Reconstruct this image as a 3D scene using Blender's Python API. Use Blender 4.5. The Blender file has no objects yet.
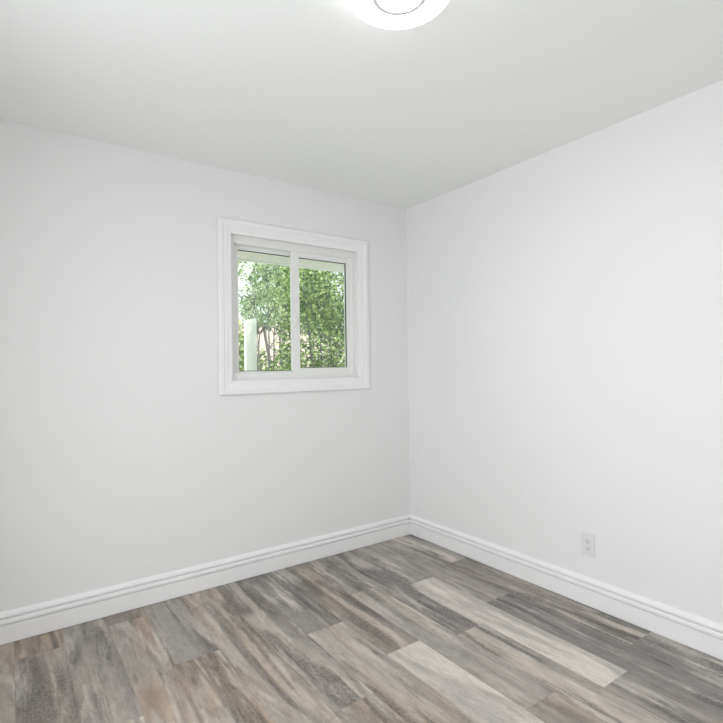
import bpy, bmesh, math, random
from mathutils import Vector, Matrix, noise

SC = bpy.context.scene
COL = SC.collection
rnd = random.Random(7)

# ------------------------------------------------------------------ camera
CAM = Vector((-2.452, -2.859, 1.2554))
YAW, PITCH, ROLL, FPX = 0.61585, 0.011385, -0.014328, 497.7
fw = Vector((math.sin(YAW) * math.cos(PITCH), math.cos(YAW) * math.cos(PITCH), math.sin(PITCH)))
rt = Vector((math.cos(YAW), -math.sin(YAW), 0))
up = rt.cross(fw)
rt, up = (rt * math.cos(ROLL) + up * math.sin(ROLL)), (up * math.cos(ROLL) - rt * math.sin(ROLL))
cd = bpy.data.cameras.new('camera')
cd.sensor_width = 36.0
cd.lens = FPX / 723 * 36.0
cd.clip_start = 0.02
cam = bpy.data.objects.new('camera', cd)
COL.objects.link(cam)
M = Matrix((rt, up, -fw)).transposed().to_4x4()
M.translation = CAM
cam.matrix_world = M
SC.camera = cam

# ------------------------------------------------------------------ light and exposure
LAMP_STRENGTH = 20.5
RIM_STRENGTH = 2.2
LAMP_COLOR = (1.0, 0.99, 0.975)
SKY_STRENGTH = 1.25
SUN_STRENGTH = 3.8
FILL_POWER = 28.5                                      # added fill light outside the unseen left opening
EXPOSURE = 0.32

w = bpy.data.worlds.new('overcast_sky')
SC.world = w
w.use_nodes = True
nt = w.node_tree
bg = nt.nodes['Background']
bg.inputs['Color'].default_value = (0.93, 0.97, 1.0, 1)
bg.inputs['Strength'].default_value = SKY_STRENGTH

sd = bpy.data.lights.new('sun', 'SUN')
sd.energy = SUN_STRENGTH
sd.angle = math.radians(3)
sd.color = (1.0, 0.96, 0.88)
sun = bpy.data.objects.new('sun', sd)
COL.objects.link(sun)
sun.rotation_euler = Vector((-0.35, 0.6, -0.9)).to_track_quat('-Z', 'Y').to_euler()

ad = bpy.data.lights.new('added_fill_light', 'AREA')  # added area light, brightens the room through the unseen side opening
ad.shape = 'RECTANGLE'
ad.size, ad.size_y = 1.60, 1.85
ad.energy = FILL_POWER
ad.color = (0.97, 0.985, 1.0)
al = bpy.data.objects.new('added_fill_light', ad)
COL.objects.link(al)
al.location = (-3.16, -1.95, 1.03)
al.rotation_euler = (math.radians(90), 0, math.radians(-90))

vs = SC.view_settings
vs.view_transform = 'Standard'
vs.look = 'None'
vs.exposure = EXPOSURE
vs.gamma = 1
vs.use_curve_mapping = False
SC.cycles.max_bounces = 16
SC.cycles.diffuse_bounces = 14
SC.cycles.transparent_max_bounces = 24

# ------------------------------------------------------------------ helpers: nodes
def material(name, color=(0.8, 0.8, 0.8), rough=0.5, metal=0.0, spec=0.5):
    m = bpy.data.materials.new(name)
    m.use_nodes = True
    b = m.node_tree.nodes['Principled BSDF']
    b.inputs['Base Color'].default_value = (*color, 1)
    b.inputs['Roughness'].default_value = rough
    b.inputs['Metallic'].default_value = metal
    b.inputs['Specular IOR Level'].default_value = spec
    return m

class NT:
    def __init__(s, m):
        s.t = m.node_tree
        s.b = s.t.nodes.get('Principled BSDF')
    def n(s, kind, **kw):
        nd = s.t.nodes.new(kind)
        for k, v in kw.items():
            if k.startswith('i_'):
                key = k[2:]
                key = int(key) if key.isdigit() else key.replace('_', ' ')
                nd.inputs[key].default_value = v
            else:
                setattr(nd, k, v)
        return nd
    def l(s, a, b):
        s.t.links.new(a, b)
    def math(s, op, a, b=None, clamp=False):
        nd = s.n('ShaderNodeMath', operation=op, use_clamp=clamp)
        for i, x in enumerate((a, b)):
            if x is None:
                continue
            if isinstance(x, (int, float)):
                nd.inputs[i].default_value = x
            else:
                s.l(x, nd.inputs[i])
        return nd.outputs[0]
    def mix(s, fac, a, b, blend='MIX'):
        nd = s.n('ShaderNodeMix', data_type='RGBA', blend_type=blend)
        for sock, x in ((nd.inputs[0], fac), (nd.inputs[6], a), (nd.inputs[7], b)):
            if isinstance(x, tuple):
                sock.default_value = (*x, 1)
            elif isinstance(x, (int, float)):
                sock.default_value = x
            else:
                s.l(x, sock)
        return nd.outputs[2]
    def step(s, x, lo, hi):
        nd = s.n('ShaderNodeMapRange', interpolation_type='SMOOTHSTEP')
        for i, v in ((0, x), (1, lo), (2, hi)):
            if isinstance(v, (int, float)):
                nd.inputs[i].default_value = v
            else:
                s.l(v, nd.inputs[i])
        return nd.outputs[0]

def paint(name, color, rough, bump=0.0, scale=220, dist=0.0006):
    m = material(name, color, rough)
    k = NT(m)
    tc = k.n('ShaderNodeTexCoord')
    ns = k.n('ShaderNodeTexNoise', i_Scale=scale, i_Detail=3.0)
    k.l(tc.outputs['Object'], ns.inputs['Vector'])
    bp = k.n('ShaderNodeBump', i_Strength=bump, i_Distance=dist)
    k.l(ns.outputs['Fac'], bp.inputs['Height'])
    k.l(bp.outputs[0], k.b.inputs['Normal'])
    return m

M_WALL = paint('white_wall_paint', (0.795, 0.797, 0.798), 0.6, 0.25)
M_CEIL = paint('white_ceiling_paint', (0.845, 0.857, 0.853), 0.9, 0.3, 160)
M_TRIM = paint('white_trim_paint', (0.845, 0.845, 0.85), 0.32, 0.05, 60)
M_VINYL = paint('white_window_vinyl', (0.80, 0.805, 0.79), 0.35, 0.03, 80)
M_GASKET = material('black_gasket', (0.03, 0.035, 0.03), 0.6)
M_PLATE = paint('white_outlet_plastic', (0.74, 0.74, 0.74), 0.35, 0.02, 80)
M_SLOT = material('dark_slot', (0.14, 0.14, 0.14), 0.7)
M_SCREW = material('painted_screw', (0.7, 0.7, 0.7), 0.3, 0.4)
M_RING = material('brushed_ring', (0.66, 0.66, 0.67), 0.5)
M_PAN = material('white_lamp_pan', (0.85, 0.85, 0.85), 0.4)

def make_glass():
    m = bpy.data.materials.new('tinted_window_glass')
    m.use_nodes = True
    t = m.node_tree
    t.nodes.clear()
    k = NT(m)
    out = k.n('ShaderNodeOutputMaterial')
    tr = k.n('ShaderNodeBsdfTransparent')
    tr.inputs[0].default_value = (0.95, 0.985, 0.955, 1)
    gl = k.n('ShaderNodeBsdfGlossy', i_Roughness=0.01)
    gl.inputs[0].default_value = (0.9, 1.0, 0.95, 1)
    fr = k.n('ShaderNodeFresnel', i_IOR=1.45)
    mx = k.n('ShaderNodeMixShader')
    k.l(fr.outputs[0], mx.inputs[0])
    k.l(tr.outputs[0], mx.inputs[1])
    k.l(gl.outputs[0], mx.inputs[2])
    k.l(mx.outputs[0], out.inputs['Surface'])
    return m
M_GLASS = make_glass()

def make_lamp():
    m = material('lamp_diffuser', (0.9, 0.9, 0.9), 0.4)
    b = m.node_tree.nodes['Principled BSDF']
    b.inputs['Emission Color'].default_value = (*LAMP_COLOR, 1)
    b.inputs['Emission Strength'].default_value = LAMP_STRENGTH
    return m
M_LAMP = make_lamp()
M_RIM = material('opal_rim', (0.85, 0.85, 0.85), 0.4)
M_RIM.node_tree.nodes['Principled BSDF'].inputs['Emission Color'].default_value = (*LAMP_COLOR, 1)
M_RIM.node_tree.nodes['Principled BSDF'].inputs['Emission Strength'].default_value = RIM_STRENGTH

# ------------------------------------------------------------------ helpers: mesh
def link(name, bm, mats, parent=None, smooth=False, origin=None):
    me = bpy.data.meshes.new(name)
    if origin is not None:
        bmesh.ops.translate(bm, verts=bm.verts, vec=-Vector(origin))
    bmesh.ops.recalc_face_normals(bm, faces=bm.faces)
    bm.to_mesh(me)
    bm.free()
    for m in (mats if isinstance(mats, (list, tuple)) else [mats]):
        me.materials.append(m)
    if smooth:
        for p in me.polygons:
            p.use_smooth = True
    o = bpy.data.objects.new(name, me)
    COL.objects.link(o)
    if origin is not None:
        o.location = origin
    if parent is not None:
        o.parent = parent
        if origin is not None:                       # the origin is given in world space
            q = parent
            while q is not None:
                o.location = o.location - q.location
                q = q.parent
        else:
            q, s = parent, Vector((0, 0, 0))
            while q is not None:
                s += q.location
                q = q.parent
            o.location = -s
    return o

def box(bm, a, b, bevel=0.0):
    a, b = Vector(a), Vector(b)
    r = bmesh.ops.create_cube(bm, size=1.0)
    vs_ = r['verts']
    c, s = (a + b) / 2, b - a
    for v in vs_:
        v.co = Vector((v.co.x * s.x, v.co.y * s.y, v.co.z * s.z)) + c
    if bevel:
        es = list({e for v in vs_ for e in v.link_edges})
        bmesh.ops.bevel(bm, geom=es, offset=bevel, segments=2, affect='EDGES', profile=0.6)

def boxes(*lst, bevel=0.0):
    bm = bmesh.new()
    for a, b in lst:
        box(bm, a, b, bevel)
    return bm

def tag(o, label=None, cat=None, group=None, kind=None):
    for k, v in (('label', label), ('category', cat), ('group', group), ('kind', kind)):
        if v:
            o[k] = v
    return o

def empty(name, loc, label=None, cat=None, group=None, kind=None):
    o = bpy.data.objects.new(name, None)
    o.empty_display_size = 0.05
    COL.objects.link(o)
    o.location = loc
    return tag(o, label, cat, group, kind)

def struct(name, bm, m, label, cat, **kw):
    return tag(link(name, bm, m, **kw), label, cat, kind='structure')

def sweep_line(bm, prof, p0, p1, out, m0=0.0, m1=0.0):
    """profile (d outwards, z) swept from p0 to p1; m0/m1 shear the ends for mitres (per unit d)."""
    p0, p1, out = Vector(p0), Vector(p1), Vector(out)
    ax = (p1 - p0).normalized()
    A, B = [], []
    for d, z in prof:
        A.append(bm.verts.new(p0 + out * d + Vector((0, 0, z)) + ax * (m0 * d)))
        B.append(bm.verts.new(p1 + out * d + Vector((0, 0, z)) - ax * (m1 * d)))
    n = len(prof)
    for i in range(n):
        j = (i + 1) % n
        bm.faces.new((A[i], A[j], B[j], B[i]))
    bm.faces.new(A)
    bm.faces.new(B[::-1])

def ring_frame(bm, x0, x1, z0, z1, prof):
    """mitred frame round the rectangle; prof = closed list of (distance outwards from the rectangle, y)."""
    loops = []
    for d, y in prof:
        loops.append([bm.verts.new(v) for v in ((x0 - d, y, z0 - d), (x1 + d, y, z0 - d), (x1 + d, y, z1 + d), (x0 - d, y, z1 + d))])
    n = len(prof)
    for i in range(n):
        a, b = loops[i], loops[(i + 1) % n]
        for c in range(4):
            e = (c + 1) % 4
            bm.faces.new((a[c], a[e], b[e], b[c]))

def lathe(bm, prof, centre, seg=64):
    cx, cy, cz = centre
    rows = []
    for r, z in prof:
        if r < 1e-6:
            rows.append([bm.verts.new((cx, cy, cz + z))])
        else:
            rows.append([bm.verts.new((cx + r * math.cos(2 * math.pi * i / seg), cy + r * math.sin(2 * math.pi * i / seg), cz + z)) for i in range(seg)])
    for a, b in zip(rows, rows[1:]):
        for i in range(seg):
            j = (i + 1) % seg
            if len(a) == 1 and len(b) == 1:
                continue
            if len(a) == 1:
                bm.faces.new((a[0], b[j], b[i]))
            elif len(b) == 1:
                bm.faces.new((a[i], a[j], b[0]))
            else:
                bm.faces.new((a[i], a[j], b[j], b[i]))

def tube(bm, pts, radii, seg=7):
    rows = []
    for i, p in enumerate(pts):
        p = Vector(p)
        d = (Vector(pts[min(i + 1, len(pts) - 1)]) - Vector(pts[max(i - 1, 0)])).normalized()
        a = d.orthogonal().normalized()
        b = d.cross(a)
        r = radii[i]
        rows.append([bm.verts.new(p + (a * math.cos(2 * math.pi * k / seg) + b * math.sin(2 * math.pi * k / seg)) * r) for k in range(seg)])
    for A, B in zip(rows, rows[1:]):
        best = min(range(seg), key=lambda s: sum((A[k].co - B[(k + s) % seg].co).length for k in range(seg)))
        B[:] = B[best:] + B[:best]
        for k in range(seg):
            j = (k + 1) % seg
            bm.faces.new((A[k], A[j], B[j], B[k]))
    bm.faces.new(rows[0][::-1])
    bm.faces.new(rows[-1])

# ------------------------------------------------------------------ room shell
H = 2.44
XL, YF = -2.98, -3.45
T = 0.15
OX0, OX1, OZ0, OZ1 = -1.385, -0.445, 1.175, 2.075          # window opening

struct('wall_back', boxes(((XL - T, 0, 0), (OX0, T, H)), ((OX1, 0, 0), (T, T, H)),
                          ((OX0, 0, 0), (OX1, T, OZ0)), ((OX0, 0, OZ1), (OX1, T, H))), M_WALL,
       'plain white wall with the small window in it', 'wall')
struct('wall_right', boxes(((0, YF - T, 0), (T, 0, H))), M_WALL, 'plain white wall with the power outlet, right of the corner', 'wall')
W0, W1, WZ0, WZ1 = -2.75, -1.15, 0.10, 1.96                # wide unseen opening, added in the left wall to admit fill light
struct('wall_left', boxes(((XL - T, YF - T, 0), (XL, W0, H)), ((XL - T, W1, 0), (XL, 0, H)), ((XL - T, W0, 0), (XL, W1, WZ0)), ((XL - T, W0, WZ1), (XL, W1, H))),
       M_WALL, 'white side wall out of view on the left', 'wall')
struct('wall_front', boxes(((XL, YF - T, 0), (0, YF, H))), M_WALL, 'white wall behind the viewer', 'wall')
struct('ceiling', boxes(((XL - T, YF - T, H), (T, T, H + 0.12))), M_CEIL, 'smooth white ceiling carrying the round light', 'ceiling')

# ------------------------------------------------------------------ floor of vinyl planks
def make_floor_material():
    m = material('weathered_plank_vinyl', (0.4, 0.37, 0.34), 0.42)
    k = NT(m)
    at = {n: k.n('ShaderNodeAttribute', attribute_name=n).outputs['Fac'] for n in ('tone', 'warm', 'streak', 'seed')}
    uv = k.n('ShaderNodeAttribute', attribute_name='plank_uv').outputs['Vector']
    sep = k.n('ShaderNodeSeparateXYZ')
    k.l(uv, sep.inputs[0])
    u, v = sep.outputs[0], sep.outputs[1]
    seed = k.math('MULTIPLY', at['seed'], 37.0)
    def coords(su, sv):
        c = k.n('ShaderNodeCombineXYZ')
        k.l(k.math('MULTIPLY', u, su), c.inputs[0])
        k.l(k.math('MULTIPLY', v, sv), c.inputs[1])
        k.l(seed, c.inputs[2])
        return c.outputs[0]
    def noise_(su, sv, detail, rough=0.55, dist=0.0):
        nd = k.n('ShaderNodeTexNoise', i_Scale=1.0, i_Detail=detail, i_Roughness=rough, i_Distortion=dist)
        k.l(coords(su, sv), nd.inputs['Vector'])
        return nd.outputs['Fac']
    broad = noise_(12.5, 1.0, 4, 0.55, 0.9)
    blotch = noise_(24, 6.0, 6, 0.72, 0.8)
    lime = noise_(8.5, 1.7, 5, 0.58, 0.8)
    tan_n = noise_(9, 1.2, 4, 0.55, 0.8)
    grain = noise_(130, 6, 4, 0.6)
    fine = noise_(420, 34, 2, 0.6)
    cross = noise_(70, 55, 4, 0.7, 1.5)
    low = k.mix(at['warm'], (0.205, 0.190, 0.180), (0.225, 0.180, 0.142))
    base = k.mix(at['tone'], low, (0.545, 0.508, 0.465))
    base = k.mix(k.math('MULTIPLY', k.step(lime, 0.45, 0.60), 0.68), base, (0.62, 0.575, 0.525))
    # warm tan patches
    wf = k.math('MULTIPLY', k.step(tan_n, 0.38, 0.62), k.math('MULTIPLY', at['warm'], 0.9), True)
    base = k.mix(wf, base, (0.285, 0.208, 0.148))
    # dark weathered streaks
    s1 = k.math('ADD', k.math('MULTIPLY', broad, 0.72), k.math('MULTIPLY', blotch, 0.28))
    thr = k.math('SUBTRACT', 0.555, k.math('MULTIPLY', at['streak'], 0.17))
    sf = k.step(s1, k.math('ADD', thr, -0.01), k.math('ADD', thr, 0.13))
    wv = k.n('ShaderNodeTexWave', wave_type='BANDS', bands_direction='Y', i_Scale=4.0, i_Distortion=13.0, i_Detail=2.0, i_Detail_Scale=1.2)
    k.l(coords(10, 3.2), wv.inputs['Vector'])
    arch = k.math('ADD', k.math('MULTIPLY', wv.outputs['Fac'], 0.4), k.math('MULTIPLY', k.step(cross, 0.40, 0.60), 0.6))
    tex = k.math('ADD', 0.62, k.math('MULTIPLY', arch, 0.42), True)
    fade = noise_(9, 2.2, 3, 0.5, 0.4)
    sf = k.math('MULTIPLY', sf, k.math('ADD', 0.35, k.math('MULTIPLY', k.step(fade, 0.36, 0.58), 0.65)))
    sf = k.math('MULTIPLY', k.math('MULTIPLY', sf, tex), 0.95)
    cool = k.mix(at['warm'], (0.075, 0.073, 0.074), (0.098, 0.076, 0.060))
    base = k.mix(sf, base, cool)
    # light limed grain and fine dark pores
    base = k.mix(k.math('MULTIPLY', k.step(grain, 0.48, 0.72), 0.12), base, (0.60, 0.58, 0.55))
    dk = k.math('MULTIPLY', k.step(k.math('SUBTRACT', 1.0, grain), 0.52, 0.75), 0.18)
    base = k.mix(dk, base, (0.14, 0.125, 0.112))
    base = k.mix(k.math('MULTIPLY', k.step(fine, 0.52, 0.75), 0.16), base, (0.2, 0.18, 0.165))
    mid = noise_(36, 13, 6, 0.75, 1.2)
    md2 = noise_(8, 1.1, 4, 0.5, 0.9)
    amp = k.math('ADD', 0.75, k.math('ADD', k.math('MULTIPLY', k.step(mid, 0.36, 0.64), 0.20), k.math('MULTIPLY', k.step(md2, 0.38, 0.60), 0.36)))
    vm = k.n('ShaderNodeVectorMath', operation='SCALE')
    k.l(base, vm.inputs[0])
    k.l(amp, vm.inputs['Scale'])
    base = vm.outputs[0]
    k.l(base, k.b.inputs['Base Color'])
    rg = k.n('ShaderNodeMapRange', i_3=0.36, i_4=0.52)
    k.l(grain, rg.inputs[0])
    k.l(rg.outputs[0], k.b.inputs['Roughness'])
    bp = k.n('ShaderNodeBump', i_Strength=0.25, i_Distance=0.0006)
    k.l(grain, bp.inputs['Height'])
    k.l(bp.outputs[0], k.b.inputs['Normal'])
    return m
M_FLOOR = make_floor_material()
M_SEAM = material('plank_core', (0.16, 0.145, 0.13), 0.7)

# plank rows: (x of the row's right edge, first joint, [(tone, warm, streak) from the window wall outwards])
ROWS = [
    (0.0,    -0.575, [(0.60, .20, .35), (0.30, .35, .75), (0.20, .10, .85), (0.4, .2, .5)]),
    (-0.215, -1.069, [(0.40, .35, .60), (0.22, .05, .90), (0.4, .3, .5), (0.5, .2, .3)]),
    (-0.398, -0.660, [(0.45, .20, .70), (0.95, .05, -.35), (0.35, .25, .65), (0.5, .2, .3)]),
    (-0.577, -1.197, [(0.40, .15, .75), (0.75, .45, .35), (0.5, .2, .5), (0.5, .2, .3)]),
    (-0.750, -0.560, [(0.45, .30, .70), (0.60, .40, .60), (0.40, .50, .60), (0.5, .2, .3)]),
    (-0.925, -1.128, [(0.40, .60, .70), (0.95, .10, -.35), (0.5, .2, .5), (0.5, .2, .3)]),
    (-1.113, -0.775, [(0.40, .15, .80), (0.70, .70, .35), (0.5, .2, .5), (0.5, .2, .3)]),
    (-1.313, -1.300, [(0.50, .40, .80), (0.30, .95, .50), (0.5, .2, .5), (0.5, .2, .3)]),
    (-1.495, -0.180, [(0.50, .70, .30), (0.55, .70, .55), (0.50, .70, .50), (0.5, .2, .3)]),
    (-1.692, -0.650, [(0.55, .30, .75), (0.50, .85, .55), (0.5, .4, .5), (0.5, .2, .3)]),
    (-1.882, -0.120, [(0.25, .70, .65), (0.50, .95, .45), (0.5, .5, .4), (0.5, .2, .3)]),
    (-2.060, -0.900, [(0.50, .45, .85), (0.50, .50, .60), (0.5, .5, .4), (0.5, .2, .3)]),
    (-2.250, -0.195, [(0.25, .95, .40), (0.30, .50, .75), (0.5, .5, .4), (0.5, .2, .3)]),
    (-2.440, -0.800, [(0.50, .80, .35), (0.55, .60, .4), (0.5, .5, .4), (0.5, .2, .3)]),
    (-2.620, -0.400, [(0.40, .70, .45), (0.45, .70, .5), (0.5, .5, .4), (0.5, .2, .3)]),
    (-2.800, -1.000, [(0.50, .45, .45), (0.55, .50, .4), (0.5, .5, .4), (0.5, .2, .3)]),
]
def build_floor():
    bm = bmesh.new()
    lay = {n: bm.faces.layers.float.new(n) for n in ('tone', 'warm', 'streak', 'seed')}
    uvl = bm.verts.layers.float_vector.new('plank_uv')
    LEN, G = 1.145, 0.0002
    f0 = bmesh.ops.create_cube(bm, size=1.0)
    for v in f0['verts']:
        v.co = Vector((XL + (v.co.x + .5) * -XL, YF - T + (v.co.y + .5) * (-YF + T), -0.06 + (v.co.z + .5) * 0.058))
    for f in bm.faces:
        f.material_index = 1
    rr = random.Random(3)
    for i, (x1, j0, ts) in enumerate(ROWS):
        x0 = ROWS[i + 1][0] if i + 1 < len(ROWS) else XL
        ys = [0.0, j0]
        while ys[-1] - LEN > YF:
            ys.append(ys[-1] - LEN)
        ys.append(YF)
        for n, (ya, yb) in enumerate(zip(ys, ys[1:])):
            t = ts[min(n, len(ts) - 1)]
            top = [(x0 + G, yb + G), (x1 - G, yb + G), (x1 - G, ya - G), (x0 + G, ya - G)]
            vt = [bm.verts.new((x, y, 0)) for x, y in top]
            vb = [bm.verts.new((x, y, -0.002)) for x, y in top]
            for v in vt + vb:
                v[uvl] = (v.co.x - x0, v.co.y - yb, 0)
            fs = [bm.faces.new(vt)] + [bm.faces.new((vb[k], vb[(k + 1) % 4], vt[(k + 1) % 4], vt[k])) for k in range(4)]
            sd_ = rr.random()
            for f in fs:
                f[lay['tone']], f[lay['warm']], f[lay['streak']] = t
                f[lay['seed']] = sd_
            for f in fs[1:]:
                f.material_index = 1
    return bm
struct('floor', build_floor(), [M_FLOOR, M_SEAM], 'greyish weathered wood-look plank floor', 'floor')

# ------------------------------------------------------------------ baseboards
BP = [(0, 0.0005), (0.0085, 0.0005), (0.0085, 0.0030), (0.0115, 0.0040), (0.0115, 0.0860), (0.0030, 0.0865), (0.0030, 0.0930), (0.0150, 0.0940),
      (0.0160, 0.0970), (0.0155, 0.1050), (0.0135, 0.1115), (0.0120, 0.1140), (0.0010, 0.1145), (0.0005, 0.1240), (0.0150, 0.1247),
      (0.0145, 0.1300), (0.0095, 0.1400), (0.0055, 0.1460), (0.0, 0.1470)]
bm = bmesh.new(); sweep_line(bm, BP, (XL, 0, 0), (0, 0, 0), (0, -1, 0), 1, 1)
struct('baseboard_back', bm, M_TRIM, 'tall white moulded baseboard under the window wall', 'baseboard')
bm = bmesh.new(); sweep_line(bm, BP, (0, 0, 0), (0, YF, 0), (-1, 0, 0), 1, 1)
struct('baseboard_right', bm, M_TRIM, 'tall white moulded baseboard along the wall with the outlet', 'baseboard')
bm = bmesh.new(); sweep_line(bm, BP, (XL, YF, 0), (XL, 0, 0), (1, 0, 0), 1, 1)
struct('baseboard_left', bm, M_TRIM, 'white baseboard out of view on the left', 'baseboard')
bm = bmesh.new(); sweep_line(bm, BP, (0, YF, 0), (XL, YF, 0), (0, 1, 0), 1, 1)
struct('baseboard_front', bm, M_TRIM, 'white baseboard behind the viewer', 'baseboard')

# ------------------------------------------------------------------ window
win = empty('window_1', ((OX0 + OX1) / 2, 0, OZ0), 'white two-pane sliding window with wide white casing', 'window', kind='structure')
IX0, IX1, IZ0, IZ1 = -1.372, -0.456, 1.186, 2.063         # inner edge of the casing
bm = bmesh.new()
ring_frame(bm, IX0, IX1, IZ0, IZ1, [(0, 0), (0, -.009), (.0025, -.0115), (.022, -.0125), (.026, -.0145), (.030, -.0150), (.046, -.0155), (.052, -.019),
                                    (.057, -.0215), (.073, -.0215), (.080, -.0205), (.083, -.017), (.083, -.0055), (.0750, -.0055), (.0750, 0)])
link('casing', bm, M_TRIM, win)
bm = bmesh.new()                                           # jamb lining
ring_frame(bm, IX0 - .005, IX1 + .005, IZ0 - .005, IZ1 + .005, [(0, -.0005), (0, T), (.006, T), (.006, -.0005)])
link('jamb', bm, M_TRIM, win)
FX0, FX1, FZ0, FZ1 = IX0 + 0.035, IX1 - 0.037, 1.231, 2.018
bm = bmesh.new()                                           # vinyl main frame
ring_frame(bm, FX0, FX1, FZ0, FZ1, [(0, .036), (0, .115), (.075, .115), (.075, .032), (.030, .030), (.012, .030), (.010, .032), (.003, .033)])
link('frame', bm, M_VINYL, win)

def sash(name, x0, x1, z0, z1, y0, y1, wl, wr, wb, wt, label):
    """stiles wl / wr, rails wb / wt round the glass x0..x1, z0..z1"""
    bm = bmesh.new()
    for a, b in (((x0 - wl, y0, z0 - wb), (x0, y1, z1 + wt)), ((x1, y0, z0 - wb), (x1 + wr, y1, z1 + wt)),
                 ((x0 - .001, y0 + .0005, z0 - wb), (x1 + .001, y1, z0)), ((x0 - .001, y0 + .0005, z1), (x1 + .001, y1, z1 + wt))):
        box(bm, a, b, 0.0025)
    s = link(name, bm, M_VINYL, win)
    s['label'] = label
    ym = (y0 + y1) / 2
    bm = boxes(((x0 - .004, ym - .002, z0 - .004), (x1 + .004, ym + .002, z1 + .004)))
    link('glass_pane', bm, M_GLASS, s)
    g = 0.0035
    bm = bmesh.new()
    ring_frame(bm, x0 + g, x1 - g, z0 + g, z1 - g, [(0, ym - .004), (0, ym + .004), (g + .0005, ym + .004), (g + .0005, ym - .004)])
    link('gasket', bm, M_GASKET, s)
    return s
# sliding sash on the right, inner track; fixed lite on the left, outer track
sr = sash('sash', -0.893, -0.521, 1.256, 1.984, 0.038, 0.066, .055, .036, .034, .034, 'right-hand sliding sash')
sl = sash('sash', -1.297, -0.915, 1.240, 1.994, 0.076, 0.104, .040, .040, .022, .034, 'left-hand sash set further out')
bm = boxes(((-0.938, 0.026, 1.52), (-0.918, 0.0385, 1.58)), bevel=.003)
box(bm, (-0.934, 0.016, 1.545), (-0.922, 0.028, 1.572), .003)
link('latch', bm, M_VINYL, sr)

# casing and bars of the added opening, in the wall left of the view
added_win = empty('added_window', (XL, (W0 + W1) / 2, WZ0), 'wide low unseen white window, added in the left wall for fill light', 'window', kind='structure')
bm = bmesh.new()
for a, b in (((W0 - .08, WZ0 - .08), (W0, WZ1 + .08)), ((W1, WZ0 - .08), (W1 + .08, WZ1 + .08)), ((W0, WZ0 - .08), (W1, WZ0)), ((W0, WZ1), (W1, WZ1 + .08))):
    box(bm, (XL, a[0], a[1]), (XL + .02, b[0], b[1]), .002)
link('casing', bm, M_TRIM, added_win)
bm = bmesh.new()
for a, b in (((W0, WZ0), (W0 + .04, WZ1)), ((W1 - .04, WZ0), (W1, WZ1)), ((W0 + .04, WZ0), (W1 - .04, WZ0 + .04)), ((W0 + .04, WZ1 - .04), (W1 - .04, WZ1)), (((W0 + W1) / 2 - .02, WZ0 + .04), ((W0 + W1) / 2 + .02, WZ1 - .04))):
    box(bm, (XL - .10, a[0], a[1]), (XL - .05, b[0], b[1]), .002)
link('frame', bm, M_VINYL, added_win)

# ------------------------------------------------------------------ ceiling light
LC = (-1.489, -1.725, H)
lamp = empty('ceiling_light', LC, 'round white flush-mount lamp glowing on the ceiling', 'ceiling light')
bm = bmesh.new()
lathe(bm, [(0, 0), (.142, 0), (.146, -.004), (.146, -.022), (.10, -.024), (0, -.024)], LC)
link('mounting_pan', bm, M_PAN, lamp, smooth=False)
bm = bmesh.new()
lathe(bm, [(.144, -.016), (.151, -.018), (.155, -.026), (.156, -.044), (.156, -.058), (.1575, -.060), (.1565, -.066), (.152, -.0685), (.150, -.066), (.150, -.030), (.144, -.022)], LC)
link('rim', bm, M_RIM, lamp, smooth=False)['label'] = 'white rim'
bm = bmesh.new()
lathe(bm, [(.1505, -.060), (.1515, -.0686), (.148, -.0692), (.135, -.070), (.0830, -.070), (.0830, -.066), (.0700, -.066), (.0700, -.070), (0, -.0705)], LC)
link('diffuser', bm, M_LAMP, lamp, smooth=True)
bm = bmesh.new()
lathe(bm, [(.0833, -.0660), (.0833, -.0725), (.0697, -.0725), (.0697, -.0660), (.0833, -.0660)], LC)
link('trim_ring', bm, M_RING, lamp)

# ------------------------------------------------------------------ power outlet
OC = Vector((0, -1.412, 0.317))
outlet = empty('power_outlet', OC, 'white duplex power outlet low on the right wall', 'outlet')
bm = boxes(((-0.006, OC.y - .035, OC.z - .0585), (0.0002, OC.y + .035, OC.z + .0585)), bevel=.0025)
link('cover_plate', bm, M_PLATE, outlet)
for dz in (0.0195, -0.0195):
    bm = bmesh.new()
    pts = []
    for i in range(32):
        a = 2 * math.pi * i / 32
        y = .0172 * math.cos(a)
        z = max(-.0135, min(.0135, .0172 * math.sin(a)))
        pts.append((y, z))
    fr = [bm.verts.new((-0.0085, OC.y + y * .97, OC.z + dz + z * .97)) for y, z in pts]
    md = [bm.verts.new((-0.0078, OC.y + y, OC.z + dz + z)) for y, z in pts]
    bk = [bm.verts.new((-0.004, OC.y + y, OC.z + dz + z)) for y, z in pts]
    bm.faces.new(fr); bm.faces.new(bk[::-1])
    for i in range(32):
        j = (i + 1) % 32
        bm.faces.new((fr[i], fr[j], md[j], md[i])); bm.faces.new((md[i], md[j], bk[j], bk[i]))
    rc = link('receptacle', bm, M_PLATE, outlet)
    bm = bmesh.new()
    box(bm, (-.0089, OC.y + .0052, OC.z + dz - .001), (-.0080, OC.y + .0080, OC.z + dz + .0085))
    box(bm, (-.0089, OC.y - .0080, OC.z + dz - .001), (-.0080, OC.y - .0052, OC.z + dz + .0070))
    box(bm, (-.0089, OC.y - .0028, OC.z + dz - .0105), (-.0080, OC.y + .0028, OC.z + dz - .0050), )
    link('slot', bm, M_SLOT, rc)['label'] = 'dark plug slots'
bm = bmesh.new()
r = bmesh.ops.create_cone(bm, cap_ends=True, segments=16, radius1=.0032, radius2=.0028, depth=.0018)
bmesh.ops.rotate(bm, verts=bm.verts, matrix=Matrix.Rotation(-math.pi / 2, 3, 'Y'))
bmesh.ops.translate(bm, verts=bm.verts, vec=(-.0066, OC.y, OC.z))
link('screw', bm, M_SCREW, outlet)

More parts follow.
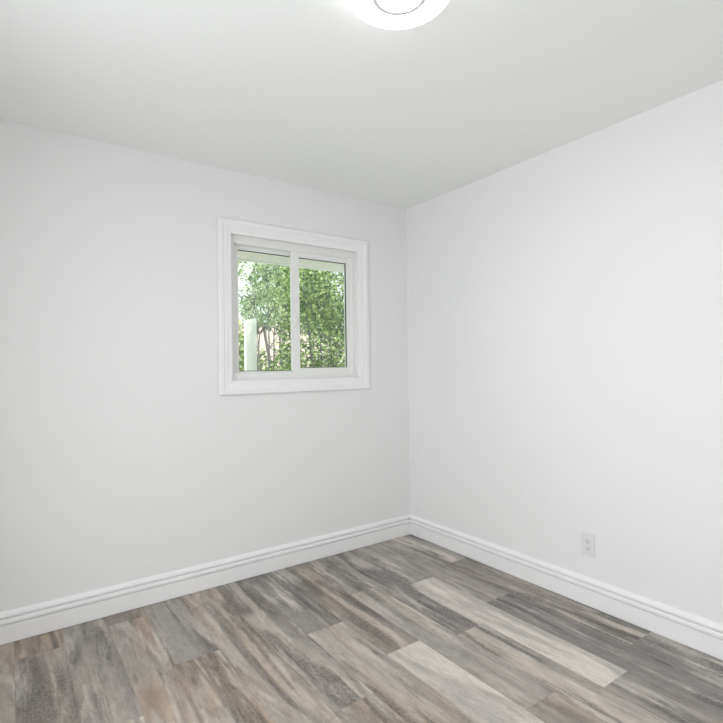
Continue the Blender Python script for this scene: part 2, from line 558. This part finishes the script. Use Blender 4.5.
# ------------------------------------------------------------------ outdoors
M_GROUND = paint('garden_soil', (0.22, 0.19, 0.14), 0.9, 0.4, 12, 0.02)
k = NT(M_GROUND)
gn = k.n('ShaderNodeTexNoise', i_Scale=1.5, i_Detail=6.0)
k.l(k.mix(k.step(gn.outputs['Fac'], .42, .6), (0.50, 0.46, 0.40), (0.40, 0.42, 0.30)), k.b.inputs['Base Color'])
struct('ground', boxes(((-14, T, -0.35), (18, 26, -0.25))), M_GROUND, 'garden ground outside the window', 'ground')

# soffit: white vented vinyl boards running out from the house
M_SOFFIT = paint('soffit_vinyl', (0.86, 0.87, 0.85), 0.5, 0.02, 40)
bm = bmesh.new()
SZ = 2.105
xx = -4.0
while xx < 3.0:
    box(bm, (xx + .004, T, SZ), (xx + .118, .80, SZ + .012), .003)
    xx += .122
box(bm, (-4.0, T, SZ + .010), (3.0, .80, SZ + .03))
struct('soffit', bm, M_SOFFIT, 'pale grooved soffit boards above the window outside', 'soffit')
struct('fascia', boxes(((-4.0, .80, SZ - .012), (3.0, .825, SZ + .19)), bevel=.003), M_SOFFIT, 'white fascia board at the eave edge', 'fascia')
bm = bmesh.new()
vs_ = [bm.verts.new(c) for c in ((-4, .84, SZ + .17), (3, .84, SZ + .17), (3, YF - 1.6, 4.5), (-4, YF - 1.6, 4.5),
                                 (-4, .84, SZ + .20), (3, .84, SZ + .20), (3, YF - 1.6, 4.53), (-4, YF - 1.6, 4.53))]
for f in ((0, 1, 2, 3), (7, 6, 5, 4), (0, 4, 5, 1), (1, 5, 6, 2), (2, 6, 7, 3), (3, 7, 4, 0)):
    bm.faces.new([vs_[i] for i in f])
struct('roof', bm, material('roof_shingle', (0.12, 0.12, 0.12), 0.9), 'dark roof over the room, out of view', 'roof')

# leaves
def leaf_material(name, a, b, c):
    m = bpy.data.materials.new(name)
    m.use_nodes = True
    k = NT(m)
    at = k.n('ShaderNodeAttribute', attribute_name='hue').outputs['Fac']
    col = k.mix(k.step(at, 0.0, 0.6), a, b)
    col = k.mix(k.step(at, 0.6, 1.0), col, c)
    k.l(col, k.b.inputs['Base Color'])
    k.b.inputs['Roughness'].default_value = 0.45
    tr = k.n('ShaderNodeBsdfTranslucent')
    k.l(k.mix(0.5, col, (0.5, 0.75, 0.15), 'MULTIPLY'), tr.inputs[0])
    k.l(col, tr.inputs[0])
    mx = k.n('ShaderNodeMixShader', i_0=0.35)
    k.l(k.b.outputs[0], mx.inputs[1])
    k.l(tr.outputs[0], mx.inputs[2])
    k.l(mx.outputs[0], k.t.nodes['Material Output'].inputs['Surface'])
    return m
M_LEAF = leaf_material('fresh_green_leaf', (0.085, 0.16, 0.05), (0.29, 0.43, 0.13), (0.74, 0.82, 0.42))
M_LEAF2 = leaf_material('pale_green_leaf', (0.18, 0.28, 0.13), (0.42, 0.55, 0.28), (0.78, 0.84, 0.60))
M_LEAF3 = leaf_material('grey_green_leaf', (0.16, 0.25, 0.16), (0.28, 0.40, 0.26), (0.55, 0.66, 0.50))
M_BARK = paint('grey_bark', (0.20, 0.19, 0.20), 0.85, 0.5, 40, 0.006)

def leaves(spots, size, seed):
    """spots: list of (position, outward direction). One bent six-sided blade each."""
    R = random.Random(seed)
    verts, faces, hue = [], [], []
    for p, out in spots:
        L = size * R.uniform(.6, 1.25)
        W = L * R.uniform(.24, .34)
        d = (out * .7 + Vector((R.gauss(0, .6), R.gauss(0, .6), R.gauss(-.35, .5)))).normalized()
        s = d.orthogonal().normalized()
        s.rotate(Matrix.Rotation(R.uniform(0, 6.283), 3, d))
        n = d.cross(s)
        i = len(verts)
        verts += [p, p + d * L * .35 + s * W - n * L * .05, p + d * L * .75 + s * W * .6 - n * L * .12, p + d * L - n * L * .2,
                  p + d * L * .75 - s * W * .6 - n * L * .12, p + d * L * .35 - s * W - n * L * .05, p + d * L * .55 + n * L * .03]
        c = i + 6
        faces += [(c, i, i + 1), (c, i + 1, i + 2), (c, i + 2, i + 3), (c, i + 3, i + 4), (c, i + 4, i + 5), (c, i + 5, i)]
        h = min(1, max(0, R.gauss(.5, .38)))
        hue += [h] * 6
    return verts, faces, hue

def leaf_object(name, spots, size, seed, mat, parent):
    v, f, h = leaves(spots, size, seed)
    me = bpy.data.meshes.new(name)
    me.from_pydata([tuple(x) for x in v], [], f)
    me.materials.append(mat)
    a = me.attributes.new('hue', 'FLOAT', 'FACE')
    a.data.foreach_set('value', h)
    o = bpy.data.objects.new(name, me)
    COL.objects.link(o)
    o.parent = parent
    o.location = -parent.location
    return o

def blob_spots(n, c, r, R, hollow=.35, dens=None):
    out = []
    while len(out) < n:
        d = Vector((R.gauss(0, 1), R.gauss(0, 1), R.gauss(0, 1))).normalized()
        t = R.uniform(hollow, 1) ** .6
        lump = 1 + .22 * noise.noise(d * 2.3 + Vector(c))
        p = Vector((c[0] + d.x * r[0] * t * lump, c[1] + d.y * r[1] * t * lump, c[2] + d.z * r[2] * t * lump))
        if dens and R.random() > dens(p):
            continue
        out.append((p, d))
    return out

def branchy(bm, base, tips, r0, R, wob=.05, steps=7):
    """stems from a base point out to each tip; returns points along them"""
    pts_all = []
    for tip in tips:
        a, b = Vector(base), Vector(tip)
        mid = a.lerp(b, .45) + Vector((R.uniform(-.1, .1), R.uniform(-.1, .1), .12))
        P = []
        for i in range(steps + 1):
            t = i / steps
            q = a * (1 - t) ** 2 + mid * 2 * t * (1 - t) + b * t * t
            q += Vector((R.uniform(-wob, wob), R.uniform(-wob, wob), R.uniform(-wob, wob))) * (t * (1 - t) * 3)
            P.append(q)
        tube(bm, P, [r0 * (1 - .85 * i / steps) for i in range(steps + 1)], 6)
        pts_all += P[2:]
    return pts_all

GZ = -0.25
def plant(name, label, cat, base, tips, r0, blobs, n, size, mat, seed, foliage='foliage', dens=None, twig=0, group=None):
    R = random.Random(seed)
    t = empty(name, (base[0], base[1], GZ), label, cat, group)
    bm = bmesh.new()
    pts = branchy(bm, (base[0], base[1], GZ - .02), tips, r0, R)
    for _ in range(twig):
        a = R.choice(pts)
        b = a + Vector((R.gauss(0, .25), R.gauss(0, .2), R.uniform(.05, .45)))
        tube(bm, [a, a.lerp(b, .5) + Vector((R.gauss(0, .03), R.gauss(0, .03), .03)), b], [.007, .005, .002], 5)
    link('stems', bm, M_BARK, t, smooth=True)
    sp = []
    tot = sum(q[1][0] * q[1][2] for q in blobs)
    for c, r in blobs:
        sp += blob_spots(int(n * r[0] * r[2] / tot), c, r, R, dens=dens)
    leaf_object(foliage, sp, size, seed, mat, t)
    return t

plant('leafy_shrub', 'dense bright green leafy shrub filling the right window pane', 'shrub', (0.35, 1.95),
      [(0.1, 1.8, 2.3), (.4, 1.75, 2.5), (.7, 1.9, 2.4), (.3, 2.1, 2.6), (-.05, 1.9, 1.9), (.55, 1.7, 1.8)], .02,
      [((.32, 1.95, 1.55), (.42, .35, .75)), ((.50, 1.85, 2.05), (.45, .35, .50)), ((.17, 1.9, 2.15), (.34, .3, .36)),
       ((.75, 2.0, 1.5), (.4, .35, .7)), ((.04, 2.0, 1.05), (.3, .3, .45))], 11500, .046, M_LEAF, 11, twig=50)
plant('young_tree', 'slender grey-stemmed tree with sparse leaves behind the left window pane', 'tree', (0.50, 3.5),
      [(.2, 3.4, 2.5), (.45, 3.5, 2.9), (.85, 3.6, 2.8), (1.0, 3.55, 2.2), (.30, 3.6, 2.1), (.62, 3.5, 2.5)], .020,
      [((.42, 3.5, 2.15), (.42, .35, .32)), ((.82, 3.55, 2.25), (.42, .35, .50)), ((.62, 3.5, 2.65), (.32, .3, .22)), ((.22, 3.5, 2.62), (.22, .2, .2))], 3000, .048, M_LEAF2, 12, twig=110)
plant('low_bush', 'low green bush beside the white post', 'bush', (.78, 4.7),
      [(.5, 4.7, 1.4), (.8, 4.65, 1.5), (1.0, 4.75, 1.35)], .014,
      [((.70, 4.75, 1.05), (.40, .3, .62)), ((.48, 4.75, 1.45), (.25, .25, .62)), ((1.05, 4.8, .85), (.3, .25, .5))], 2600, .075, M_LEAF, 13, twig=20)
plant('garden_tree', 'pale grey-green tree further back in the garden', 'tree', (2.5, 7.2),
      [(1.9, 7.1, 3.0), (2.6, 7.2, 3.7), (3.2, 7.3, 3.2), (2.3, 7.0, 2.6)], .07,
      [((2.75, 7.2, 3.2), (.95, .7, .70)), ((3.3, 7.3, 2.6), (.7, .6, .55)), ((2.1, 7.1, 2.5), (.55, .5, .40))], 2600, .12, M_LEAF3, 14, twig=40)

# white post
po = empty('garden_post', (-.19, 2.52, GZ), 'white square post standing in the garden behind the left pane', 'post')
M_POST = paint('white_post_paint', (0.90, 0.92, 0.91), 0.5, 0.05, 30)
bm = bmesh.new()
box(bm, (-.060, -.055, 0), (.060, .055, 2.07), .004)
box(bm, (-.066, -.061, 0), (.066, .061, .14), .004)
for v in bm.verts:                                         # weathered, slightly slanting top
    if v.co.z > 1.9:
        v.co.z += .25 * v.co.x
bmesh.ops.rotate(bm, verts=bm.verts, matrix=Matrix.Rotation(math.radians(-8), 3, 'Z'))
bmesh.ops.translate(bm, verts=bm.verts, vec=(-.20, 2.52, GZ))
link('shaft', bm, M_POST, po)

# brick garden wall far behind
M_BRICK = material('pinkish_brick', (0.6, 0.45, 0.4), 0.85)
k = NT(M_BRICK)
tc = k.n('ShaderNodeTexCoord')
mp = k.n('ShaderNodeMapping')
mp.inputs['Rotation'].default_value = (math.radians(90), 0, 0)
k.l(tc.outputs['Object'], mp.inputs[0])
br = k.n('ShaderNodeTexBrick', i_Scale=1.0, i_Mortar_Size=.008, i_Brick_Width=.22, i_Row_Height=.075)
br.inputs['Color1'].default_value = (0.72, 0.56, 0.53, 1)
br.inputs['Color2'].default_value = (0.78, 0.64, 0.60, 1)
br.inputs['Mortar'].default_value = (0.72, 0.68, 0.64, 1)
k.l(mp.outputs[0], br.inputs['Vector'])
k.l(br.outputs['Color'], k.b.inputs['Base Color'])
bw = empty('brick_wall', (4, 9.1, GZ), 'pinkish brick wall across the far end of the garden', 'wall')
bm = boxes(((-3, 9.0, GZ - .02), (12, 9.2, 2.35)))
link('masonry', bm, M_BRICK, bw)
bm = boxes(((-3.03, 8.96, 2.35), (12.03, 9.24, 2.43)), bevel=.01)
link('coping', bm, material('coping_stone', (.6, .58, .55), .8), bw)
